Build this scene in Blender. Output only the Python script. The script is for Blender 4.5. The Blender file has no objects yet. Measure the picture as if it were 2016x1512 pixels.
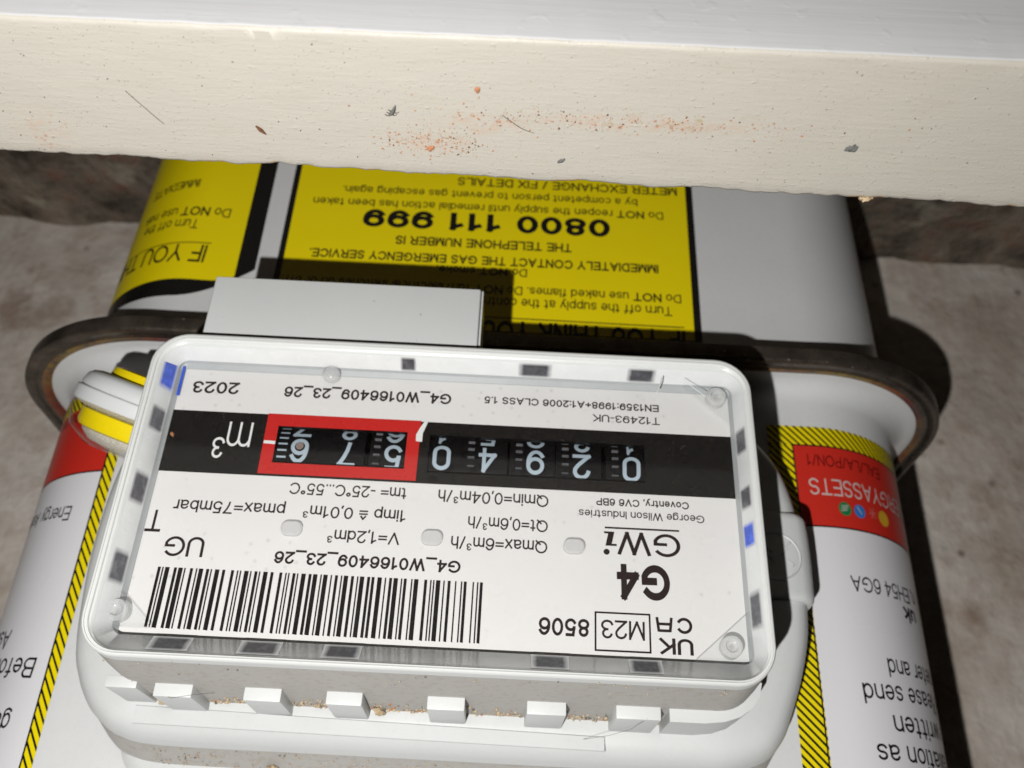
import bpy, bmesh, math, random
from mathutils import Matrix, Vector, noise

random.seed(7)
MM = 0.001
FLOOR = 192.0          # everything is modelled in millimetres round the dial; the floor is 192 mm below its centre
sc = bpy.context.scene
col = sc.collection

# ------------------------------------------------------------------ camera, world, flash, exposure
cam_d = bpy.data.cameras.new('camera')
cam_d.sensor_width = 36.0
cam_d.lens = 1850.0 * 36.0 / 2016.0
cam_d.clip_start = 0.005
cam_d.clip_end = 20.0
cam_d.dof.use_dof = True
cam_d.dof.focus_distance = 0.156
cam_d.dof.aperture_fstop = 27.0
cam = bpy.data.objects.new('camera', cam_d)
col.objects.link(cam)
rr = Vector((0.998773, 0.026927, 0.041569)); rd = Vector((0.049461, -0.498649, -0.865392)); fw = Vector((-0.002574, 0.866386, -0.499368))
ax, ay, az = -rr, rd, -fw                      # phone held upside down, looking down at the meter
CAM = Vector((-11.6, -160.0, 68.4 + FLOOR))
cam.matrix_world = Matrix(((ax.x, ay.x, az.x, CAM.x * MM), (ax.y, ay.y, az.y, CAM.y * MM), (ax.z, ay.z, az.z, CAM.z * MM), (0, 0, 0, 1)))
sc.camera = cam

w = bpy.data.worlds.new('World'); sc.world = w; w.use_nodes = True
w.node_tree.nodes['Background'].inputs[0].default_value = (0.9, 0.95, 1.0, 1)
w.node_tree.nodes['Background'].inputs[1].default_value = 0.003

FL = CAM + rr * 37.0 - rd * 31.0 - fw * 55.0     # the phone's flash, beside the lens
fl_d = bpy.data.lights.new('camera_flash', 'SPOT')
fl_d.energy = 2.72
fl_d.color = (1.0, 0.975, 0.945)
fl_d.shadow_soft_size = 0.0016
fl_d.spot_size = math.radians(150); fl_d.spot_blend = 1.0
fl = bpy.data.objects.new('camera_flash', fl_d); col.objects.link(fl)
fl.location = FL * MM
fl.rotation_euler = fw.to_track_quat('-Z', 'Y').to_euler()

sc.view_settings.view_transform = 'Standard'
sc.view_settings.look = 'None'
sc.view_settings.exposure = 0.0
sc.view_settings.gamma = 1.0
sc.cycles.max_bounces = 10
sc.cycles.diffuse_bounces = 1
sc.cycles.transparent_max_bounces = 24

# ------------------------------------------------------------------ materials
class NT:
    def __init__(s, name):
        s.m = bpy.data.materials.new(name); s.m.use_nodes = True
        s.t = s.m.node_tree; s.n = s.t.nodes; s.l = s.t.links
        s.b = s.n['Principled BSDF']; s.out = s.n['Material Output']
        s.co = s.n.new('ShaderNodeTexCoord')
    def node(s, t, **k):
        n = s.n.new(t)
        for a, v in k.items(): setattr(n, a, v)
        return n
    def noise(s, scale, detail=3, rough=.55, vec=None, out='Fac', dist=0):
        n = s.node('ShaderNodeTexNoise'); n.inputs['Scale'].default_value = scale; n.inputs['Detail'].default_value = detail
        n.inputs['Roughness'].default_value = rough; n.inputs['Distortion'].default_value = dist
        s.l.new(vec if vec else s.co.outputs['Object'], n.inputs['Vector']); return n.outputs[out]
    def voro(s, scale, vec=None, out='Distance', rnd=1):
        n = s.node('ShaderNodeTexVoronoi'); n.inputs['Scale'].default_value = scale; n.inputs['Randomness'].default_value = rnd
        s.l.new(vec if vec else s.co.outputs['Object'], n.inputs['Vector']); return n.outputs[out]
    def mapv(s, scale=(1, 1, 1), loc=(0, 0, 0)):
        n = s.node('ShaderNodeMapping'); n.inputs['Scale'].default_value = scale; n.inputs['Location'].default_value = loc
        s.l.new(s.co.outputs['Object'], n.inputs['Vector']); return n.outputs[0]
    def ramp(s, fac, a, b, lo=0., hi=1.):
        n = s.node('ShaderNodeMapRange'); n.clamp = True
        n.inputs[1].default_value = a; n.inputs[2].default_value = b; n.inputs[3].default_value = lo; n.inputs[4].default_value = hi
        s.l.new(fac, n.inputs[0]); return n.outputs[0]
    def math(s, op, a, b=None):
        n = s.node('ShaderNodeMath', operation=op)
        for i, v in enumerate((a, b)):
            if v is None: continue
            if isinstance(v, (int, float)): n.inputs[i].default_value = v
            else: s.l.new(v, n.inputs[i])
        return n.outputs[0]
    def mix(s, fac, a, b):
        n = s.node('ShaderNodeMix', data_type='RGBA')
        for i, v in ((0, fac), (6, a), (7, b)):
            if isinstance(v, (int, float)): n.inputs[i].default_value = v
            elif isinstance(v, tuple): n.inputs[i].default_value = (*v[:3], 1)
            else: s.l.new(v, n.inputs[i])
        return n.outputs[2]
    def color(s, v):
        if isinstance(v, tuple): s.b.inputs['Base Color'].default_value = (*v[:3], 1)
        else: s.l.new(v, s.b.inputs['Base Color'])
    def bump(s, h, strength=.3, dist=.0002):
        n = s.node('ShaderNodeBump'); n.inputs['Strength'].default_value = strength; n.inputs['Distance'].default_value = dist
        s.l.new(h, n.inputs['Height']); s.l.new(n.outputs[0], s.b.inputs['Normal'])
    def rough(s, v):
        if isinstance(v, (int, float)): s.b.inputs['Roughness'].default_value = v
        else: s.l.new(v, s.b.inputs['Roughness'])
    def spec(s, v): s.b.inputs['Specular IOR Level'].default_value = v

def plain(name, c, rough=.5, spec=.5, var=.06, scale=400, metal=0., bump=0.):
    t = NT(name)
    f = t.noise(scale, 4)
    d = tuple(x * (1 - var) for x in c); u = tuple(min(1, x * (1 + var)) for x in c)
    t.color(t.mix(f, d, u)); t.rough(t.ramp(t.noise(scale * .6, 3), .3, .7, max(.02, rough - .07), min(1, rough + .07))); t.spec(spec); t.b.inputs['Metallic'].default_value = metal
    if bump: t.bump(t.noise(scale * 6, 3), bump, .00005)
    return t.m

def grimy(name, c, dirt, amount, rough=.45, bump=.25, dscale=900, spots=None):
    """plastic or painted metal with sparse specks of grit stuck to it"""
    t = NT(name)
    big = t.noise(60, 4); fine = t.noise(dscale, 4, .6)
    base = t.mix(big, tuple(x * .95 for x in c), tuple(min(1, x * 1.04) for x in c))
    spk = t.ramp(t.voro(dscale * .55), .10, .05)
    spk = t.math('MULTIPLY', spk, t.ramp(t.noise(160, 3), .52, .62))
    smear = t.math('MULTIPLY', t.ramp(fine, .5, .72), amount)
    f = t.math('MAXIMUM', smear, t.math('MULTIPLY', spk, spots if spots else min(1, amount * 3)))
    t.color(t.mix(f, base, dirt)); t.rough(rough); t.bump(t.noise(3500, 3), bump, .00004)
    return t.m

M = {}
M['case'] = grimy('painted_steel', (.74, .755, .76), (.25, .22, .18), .05, .33, .12)
M['abs'] = grimy('grey_plastic', (.66, .68, .68), (.38, .34, .28), .06, .42, .2)
M['abs_port'] = grimy('speckled_grey_plastic', (.66, .68, .68), (.10, .09, .08), .02, .42, .2, 620, .9)
M['abs_dust'] = grimy('dusty_plastic', (.50, .485, .46), (.36, .30, .22), .5, .6, .5, 700)
M['rim'] = grimy('rim_plastic', (.74, .76, .75), (.40, .36, .30), .05, .3, .1)
M['wallp'] = plain('bezel_plastic', (.84, .85, .855), .24, .6, .08, 330)
M['ledge'] = plain('ledge_plastic', (.46, .48, .49), .35, .5, .05)
t = NT('printed_plate')
sm = t.math('MULTIPLY', t.ramp(t.voro(420), .22, .08), t.ramp(t.noise(75, 3), .50, .62))
c = t.mix(t.math('MULTIPLY', sm, .28), t.mix(t.noise(60, 3), (.785, .768, .758), (.81, .795, .785)), (.38, .37, .36)); t.color(c); t.rough(t.ramp(t.noise(90, 3), .3, .7, .22, .36)); t.spec(.4); M['plate'] = t.m
M['ink'] = plain('black_ink', (.014, .012, .012), .35, .4, .2, 900)
M['ink_soft'] = plain('brown_black_ink', (.03, .02, .02), .4, .3, .2, 900)
t = NT('black_band_ink')
sp = t.math('MULTIPLY', t.ramp(t.voro(1500), .16, .07), t.ramp(t.noise(220, 3), .48, .62))
t.color(t.mix(t.math('MULTIPLY', sp, .5), (.013, .012, .012), (.32, .28, .22))); t.rough(t.ramp(t.noise(300, 3), .3, .7, .22, .42)); t.spec(.18); M['band'] = t.m
M['red'] = plain('red_ink', (.56, .022, .02), .3, .45, .05, 300)
M['white_ink'] = plain('white_ink', (.80, .80, .79), .35, .4, .03)
M['wheel'] = plain('wheel_plastic', (.006, .006, .007), .3, .15, .2, 600)
M['digit'] = plain('digit_ink', (.40, .48, .55), .4, .4, .04)
M['ridge'] = plain('ridge_plastic', (.11, .11, .12), .16, .8, .3, 900)
M['magnet'] = plain('magnet_disc', (.34, .27, .25), .3, .5, .12, 900, .3)
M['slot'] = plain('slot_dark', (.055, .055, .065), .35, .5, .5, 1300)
def soft_refraction(name, c, axis):  # fades slot colour into bezel colour to paint a blurred refraction
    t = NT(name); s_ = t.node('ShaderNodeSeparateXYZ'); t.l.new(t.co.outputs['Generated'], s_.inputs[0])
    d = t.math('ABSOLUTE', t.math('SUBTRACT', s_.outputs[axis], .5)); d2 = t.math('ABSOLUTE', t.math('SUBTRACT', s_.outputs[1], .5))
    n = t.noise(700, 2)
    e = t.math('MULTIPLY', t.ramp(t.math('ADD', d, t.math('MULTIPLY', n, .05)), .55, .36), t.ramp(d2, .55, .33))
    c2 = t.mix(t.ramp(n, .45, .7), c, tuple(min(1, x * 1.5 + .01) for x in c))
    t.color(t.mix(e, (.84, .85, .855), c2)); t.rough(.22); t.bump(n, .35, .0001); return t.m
M['refract_x'] = soft_refraction('dark_refraction_across', (.075, .075, .085), 0); M['refract_z'] = soft_refraction('dark_refraction_upright', (.12, .12, .135), 2)
M['refract_blue_z'] = soft_refraction('blue_refraction_upright', (.06, .12, .62), 2)
M['blue'] = plain('blue_tab_plastic', (.04, .11, .66), .35, .5, .15, 900)
M['paper'] = plain('sticker_white', (.84, .84, .87), .3, .5, .02, 60)
M['yellow'] = plain('sticker_yellow', (.95, .775, .003), .34, .45, .03, 60)
M['sred'] = plain('sticker_red', (.66, .032, .02), .32, .45, .03, 60)
M['sink'] = plain('sticker_black', (.009, .009, .009), .3, .4, .2, 300)
M['swhite'] = plain('sticker_letter_white', (.66, .58, .56), .35, .4, .02)
M['sdred'] = plain('sticker_letter_dark_red', (.16, .006, .006), .35, .4, .05)
M['green'] = plain('badge_green', (.01, .22, .07), .35, .4, .15, 700)
M['bblue'] = plain('badge_blue', (.03, .20, .60), .35, .4, .15, 400)
M['byel'] = plain('badge_yellow', (.72, .42, .03), .35, .4, .1, 700)
M['pink'] = plain('badge_pink', (.62, .16, .12), .35, .4, .1, 700)
M['seal_grey'] = grimy('seal_plastic', (.70, .72, .73), (.5, .45, .38), .04, .4, .2)
M['seal_yellow'] = plain('seal_yellow_plastic', (.90, .70, .006), .3, .5, .04, 200)
t = NT('gritty_film'); g = t.ramp(t.voro(1300), .05, .35)
t.color(t.mix(g, (.86, .78, .62), (.60, .56, .48))); t.rough(.35); t.bump(t.noise(2200, 3), .9, .0004); M['grit'] = t.m

t = NT('flange_steel')
n1 = t.noise(90, 5, .65); n2 = t.noise(700, 4)
c = t.mix(t.ramp(n1, .35, .7), (.045, .038, .031), (.15, .125, .10))
fl_sp = t.math('MULTIPLY', t.ramp(t.voro(420), .12, .06), t.ramp(t.noise(120, 2), .5, .6))
c = t.mix(t.math('MULTIPLY', fl_sp, .8), c, (.55, .46, .36))
t.color(c); t.rough(t.ramp(n2, .3, .7, .24, .45)); t.b.inputs['Metallic'].default_value = .6; t.bump(n2, .3, .0002); M['steel'] = t.m
t = NT('seam_sealant')
n1 = t.noise(45, 3); n2 = t.noise(500, 3)
c = t.mix(t.ramp(n1, .40, .62), (.20, .03, .022), (.26, .19, .05)); c = t.mix(t.ramp(n2, .50, .68), c, (.09, .075, .06)); c = t.mix(t.ramp(t.noise(28, 2), .46, .36), c, (.085, .07, .058))
t.color(c); t.rough(.5); t.bump(n2, .5, .0003); M['sealant'] = t.m

# clear plastic: thin sheet that passes most light and mirrors a little at its surface
t = NT('clear_plastic')
tr = t.node('ShaderNodeBsdfTransparent'); tr.inputs[0].default_value = (.985, .99, .99, 1)
gl = t.node('ShaderNodeBsdfGlossy'); gl.inputs['Roughness'].default_value = .06
lw = t.node('ShaderNodeLayerWeight'); fr = t.ramp(t.math('POWER', lw.outputs['Facing'], 4.0), 0, 1, .014, .8)
mx = t.node('ShaderNodeMixShader'); t.l.new(fr, mx.inputs[0]); t.l.new(tr.outputs[0], mx.inputs[1]); t.l.new(gl.outputs[0], mx.inputs[2])
t.l.new(mx.outputs[0], t.out.inputs[0]); M['clear'] = t.m
t = NT('milky_clear_plastic')
tr = t.node('ShaderNodeBsdfTransparent'); tr.inputs[0].default_value = (.97, .97, .97, 1)
t.b.inputs['Base Color'].default_value = (.86, .86, .86, 1); t.b.inputs['Roughness'].default_value = .12
mx = t.node('ShaderNodeMixShader'); mx.inputs[0].default_value = .42
t.l.new(tr.outputs[0], mx.inputs[1]); t.l.new(t.b.outputs[0], mx.inputs[2]); t.l.new(mx.outputs[0], t.out.inputs[0]); M['milky'] = t.m

# cream gloss paint on the rail: brush ridges, pimples, grit and brick dust
t = NT('cream_gloss_paint')
st = t.mapv((190, 1500, 1500)); st2 = t.mapv((760, 1250, 1250))
ridge = t.noise(1, 4, .6, st); pim = t.noise(1, 3, .5, st2)
c = t.mix(t.noise(14, 4), (.515, .488, .424), (.57, .543, .482))
c = t.mix(t.ramp(t.noise(1, 5, .65, t.mapv((70, 240, 240))), .56, .80, 0, .35), c, (.46, .41, .32))
def specks(scale, size, nscale, lo, hi, mp=None):
    v = t.ramp(t.voro(scale), size, size * .55)
    return t.math('MULTIPLY', v, t.ramp(t.noise(nscale, 3), lo, hi))
sx = t.node('ShaderNodeSeparateXYZ'); t.l.new(t.co.outputs['Object'], sx.inputs[0])
X_, Y_ = sx.outputs[0], sx.outputs[1]
def blob(cx, cy, rx, ry):
    a = t.math('DIVIDE', t.math('SUBTRACT', X_, cx * MM), rx * MM); b = t.math('DIVIDE', t.math('SUBTRACT', Y_, cy * MM), ry * MM)
    d = t.math('SQRT', t.math('ADD', t.math('MULTIPLY', a, a), t.math('MULTIPLY', b, b)))
    return t.ramp(d, 1.0, .3)
# object origin of the rail is (0,-63.5); the dust lies in a drift to its middle
bl = t.math('MAXIMUM', blob(1.5, 6.2, 8, 2.6), t.math('MAXIMUM', t.math('MULTIPLY', blob(-30, .8, 24, 2.1), .9), blob(-6, 2.5, 9, 2.6)))
bl = t.math('MAXIMUM', bl, t.math('MULTIPLY', blob(60, 8, 6, 6), .6))
grain = t.ramp(t.noise(1500, 4, .7), .46, .60)
tint = t.math('MULTIPLY', bl, t.ramp(t.noise(420, 4, .7), .44, .64))
c = t.mix(t.math('MULTIPLY', tint, .42), c, (.60, .33, .19))
och = t.math('MULTIPLY', t.math('MAXIMUM', blob(-30, .4, 22, 3.0), blob(66, 4, 9, 7)), t.ramp(t.noise(260, 4, .6, t.mapv((1, 1.6, 1))), .60, .68))
c = t.mix(t.math('MULTIPLY', och, .75), c, (.42, .30, .13))
c = t.mix(t.math('MULTIPLY', t.math('MULTIPLY', bl, specks(900, .30, 240, .48, .6)), .9), c, (.44, .15, .065))
c = t.mix(t.math('MULTIPLY', specks(620, .075, 90, .50, .60), .7), c, (.13, .11, .09))
c = t.mix(t.math('MULTIPLY', specks(1150, .14, 130, .47, .60), .6), c, (.17, .14, .11))
t.color(c); t.rough(t.ramp(ridge, .3, .7, .42, .55))
hgt = t.math('ADD', t.math('MULTIPLY', ridge, .55), t.math('ADD', t.math('MULTIPLY', t.ramp(pim, .62, .80), .6), t.math('MULTIPLY', grain, .06)))
t.bump(hgt, .55, .00026); M['cream'] = t.m
t = NT('white_gloss_paint')
c = t.mix(t.noise(20, 3), (.66, .67, .68), (.71, .72, .73)); t.color(c); t.rough(.22)
t.bump(t.math('ADD', t.noise(1, 4, .6, t.mapv((30, 500, 500))), t.math('MULTIPLY', t.ramp(t.noise(300, 2), .62, .75), .5)), .22, .0003); M['white_gloss'] = t.m
M['wood'] = plain('bare_wood', (.55, .42, .28), .7, .2, .2, 700, 0, .5)

t = NT('rough_plaster')
n1 = t.noise(22, 6, .62); n2 = t.noise(34, 5, .6, t.mapv((1, 1, 1), (3, 7, 1))); n3 = t.noise(260, 4); n4 = t.noise(75, 4, .6)
c = t.mix(t.ramp(n1, .36, .62), (.66, .57, .48), (.92, .855, .78))
c = t.mix(t.ramp(n4, .50, .68, 0, .55), c, (.55, .42, .34)); c = t.mix(t.ramp(n2, .56, .68, 0, .6), c, (.36, .23, .16))
c = t.mix(t.ramp(t.voro(75), .15, .05, 0, .7), c, (.16, .115, .085)); c = t.mix(t.ramp(n3, .5, .75, 0, .2), c, (.42, .36, .29))
t.color(c); t.rough(.9); t.spec(.15); t.bump(t.math('ADD', n4, t.math('MULTIPLY', n3, .3)), .6, .003); M['plaster'] = t.m
t = NT('dirty_floor')
n1 = t.noise(30, 6, .65); n2 = t.noise(60, 5, .6)
c = t.mix(t.ramp(n1, .38, .64), (.085, .07, .055), (.40, .34, .27)); c = t.mix(t.ramp(n2, .52, .66, 0, .75), c, (.22, .10, .065)); c = t.mix(t.ramp(t.noise(48, 3), .60, .70, 0, .6), c, (.50, .46, .36))
t.color(c); t.rough(.95); t.spec(.1); t.bump(t.math('ADD', n1, n2), .7, .006); M['floor'] = t.m
M['brick'] = plain('brick_crumb', (.50, .235, .125), .9, .1, .3, 900, 0, .6)
M['sand'] = plain('mortar_sand', (.55, .44, .30), .9, .1, .35, 900, 0, .4)
M['mort'] = plain('mortar_lump', (.60, .47, .30), .9, .1, .35, 900, 0, .6)
M['dark'] = plain('dark_grit', (.06, .052, .045), .8, .2, .4, 900, 0, .4)
M['greygrit'] = plain('grey_grit', (.16, .16, .15), .8, .2, .4, 1200, 0, .6)
M['splint'] = plain('brown_splinter', (.17, .075, .04), .7, .2, .4, 1500, 0, .4)
M['hair'] = plain('dark_hair', (.07, .055, .04), .5, .3, .2)
M['fibre'] = plain('white_fibre', (.80, .80, .78), .4, .5, .05)

# ------------------------------------------------------------------ object helpers
def smooth(me, deg=35):
    for p in me.polygons: p.use_smooth = True
    try: me.set_sharp_from_angle(angle=math.radians(deg))
    except Exception: pass

class MB:
    """vertices in mm, faces with a material index"""
    def __init__(s): s.v = []; s.f = []; s.m = []; s.mats = []
    def mi(s, m):
        m = M[m]
        if m not in s.mats: s.mats.append(m)
        return s.mats.index(m)
    def face(s, pts, mat):
        i = len(s.v); s.v += [tuple(p) for p in pts]; s.f.append(tuple(range(i, i + len(pts)))); s.m.append(s.mi(mat))
    def faces(s, vs, fs, mat):
        i = len(s.v); s.v += [tuple(p) for p in vs]; k = s.mi(mat)
        for f in fs: s.f.append(tuple(i + a for a in f)); s.m.append(k)
    def loft(s, loops, mats, closed=True, cap0=None, cap1=None):
        n = len(loops[0]); base = len(s.v)
        for l in loops: s.v += [tuple(p) for p in l]
        for j in range(len(loops) - 1):
            k = s.mi(mats if isinstance(mats, str) else mats[j])
            for i in range(n if closed else n - 1):
                a = base + j * n + i; b = base + j * n + (i + 1) % n
                s.f.append((a, b, b + n, a + n)); s.m.append(k)
        if cap0: s.f.append(tuple(base + i for i in range(n))[::-1]); s.m.append(s.mi(cap0))
        if cap1: s.f.append(tuple(base + (len(loops) - 1) * n + i for i in range(n))); s.m.append(s.mi(cap1))
    def bm(s, bm, mat):
        bm.verts.index_update()
        s.faces([v.co[:] for v in bm.verts], [[v.index for v in f.verts] for f in bm.faces], mat); bm.free()
    def box(s, x0, x1, y0, y1, z0, z1, mat, bev=0, seg=2):
        bm = bmesh.new(); bmesh.ops.create_cube(bm, size=1)
        for v in bm.verts: v.co = Vector(((x0 + x1) / 2 + v.co.x * (x1 - x0), (y0 + y1) / 2 + v.co.y * (y1 - y0), (z0 + z1) / 2 + v.co.z * (z1 - z0)))
        if bev: bmesh.ops.bevel(bm, geom=bm.edges[:] + bm.verts[:], offset=bev, segments=seg, profile=.6, affect='EDGES', clamp_overlap=True)
        s.bm(bm, mat)
    def blob(s, c, r, mat, jit=.3, sub=2, sq=(1, 1, 1)):
        bm = bmesh.new(); bmesh.ops.create_icosphere(bm, subdivisions=sub, radius=1)
        o = Vector((random.random() * 50, random.random() * 50, 0)); rot = Matrix.Rotation(random.random() * 6, 3, 'Z')
        for v in bm.verts:
            k = 1 + jit * 1.6 * noise.noise(v.co * 1.7 + o)
            p = rot @ Vector((v.co.x * r * sq[0] * k, v.co.y * r * sq[1] * k, v.co.z * r * sq[2] * k)); v.co = p + Vector(c)
        s.bm(bm, mat)
    def tube(s, pts, r, mat, n=6):
        loops = []
        for i, p in enumerate(pts):
            p = Vector(p); d = (Vector(pts[min(i + 1, len(pts) - 1)]) - Vector(pts[max(i - 1, 0)])).normalized()
            u = d.cross(Vector((.3, .2, .93))).normalized(); v = d.cross(u)
            rad = r if not isinstance(r, (list, tuple)) else r[i]
            loops.append([p + (u * math.cos(a) + v * math.sin(a)) * rad for a in [2 * math.pi * k / n for k in range(n)]])
        s.loft(loops, mat, True, mat, mat)
    def build(s, name, parent=None, deg=35, origin=None, fix=True):
        me = bpy.data.meshes.new(name)
        o = Vector(origin) if origin else Vector((0, 0, 0))
        me.from_pydata([((Vector(p) - o) * MM)[:] for p in s.v], [], s.f)
        for m in s.mats: me.materials.append(m)
        for p, k in zip(me.polygons, s.m): p.material_index = k
        if fix:
            bm = bmesh.new(); bm.from_mesh(me); bmesh.ops.recalc_face_normals(bm, faces=bm.faces[:]); bm.to_mesh(me); bm.free()
        me.update(); smooth(me, deg)
        ob = bpy.data.objects.new(name, me); col.objects.link(ob)
        up = Vector((0, 0, FLOOR))
        if parent is None:
            ob.location = (o + up) * MM
        else:
            ob.parent = parent
            if parent.type == 'EMPTY':
                ob.location = (up + o) * MM - parent.location     # vertices are given in scene millimetres
            else:
                ob.location = o * MM
        return ob
def thing(name, loc, label, cat, group=None):
    e = bpy.data.objects.new(name, None); e.empty_display_size = .02; col.objects.link(e)
    e.location = (Vector(loc) + Vector((0, 0, FLOOR))) * MM; tag(e, label, cat, group); return e
def tag(o, label=None, cat=None, group=None, kind=None):
    for k, v in (('label', label), ('category', cat), ('group', group), ('kind', kind)):
        if v: o[k] = v
    return o

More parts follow.
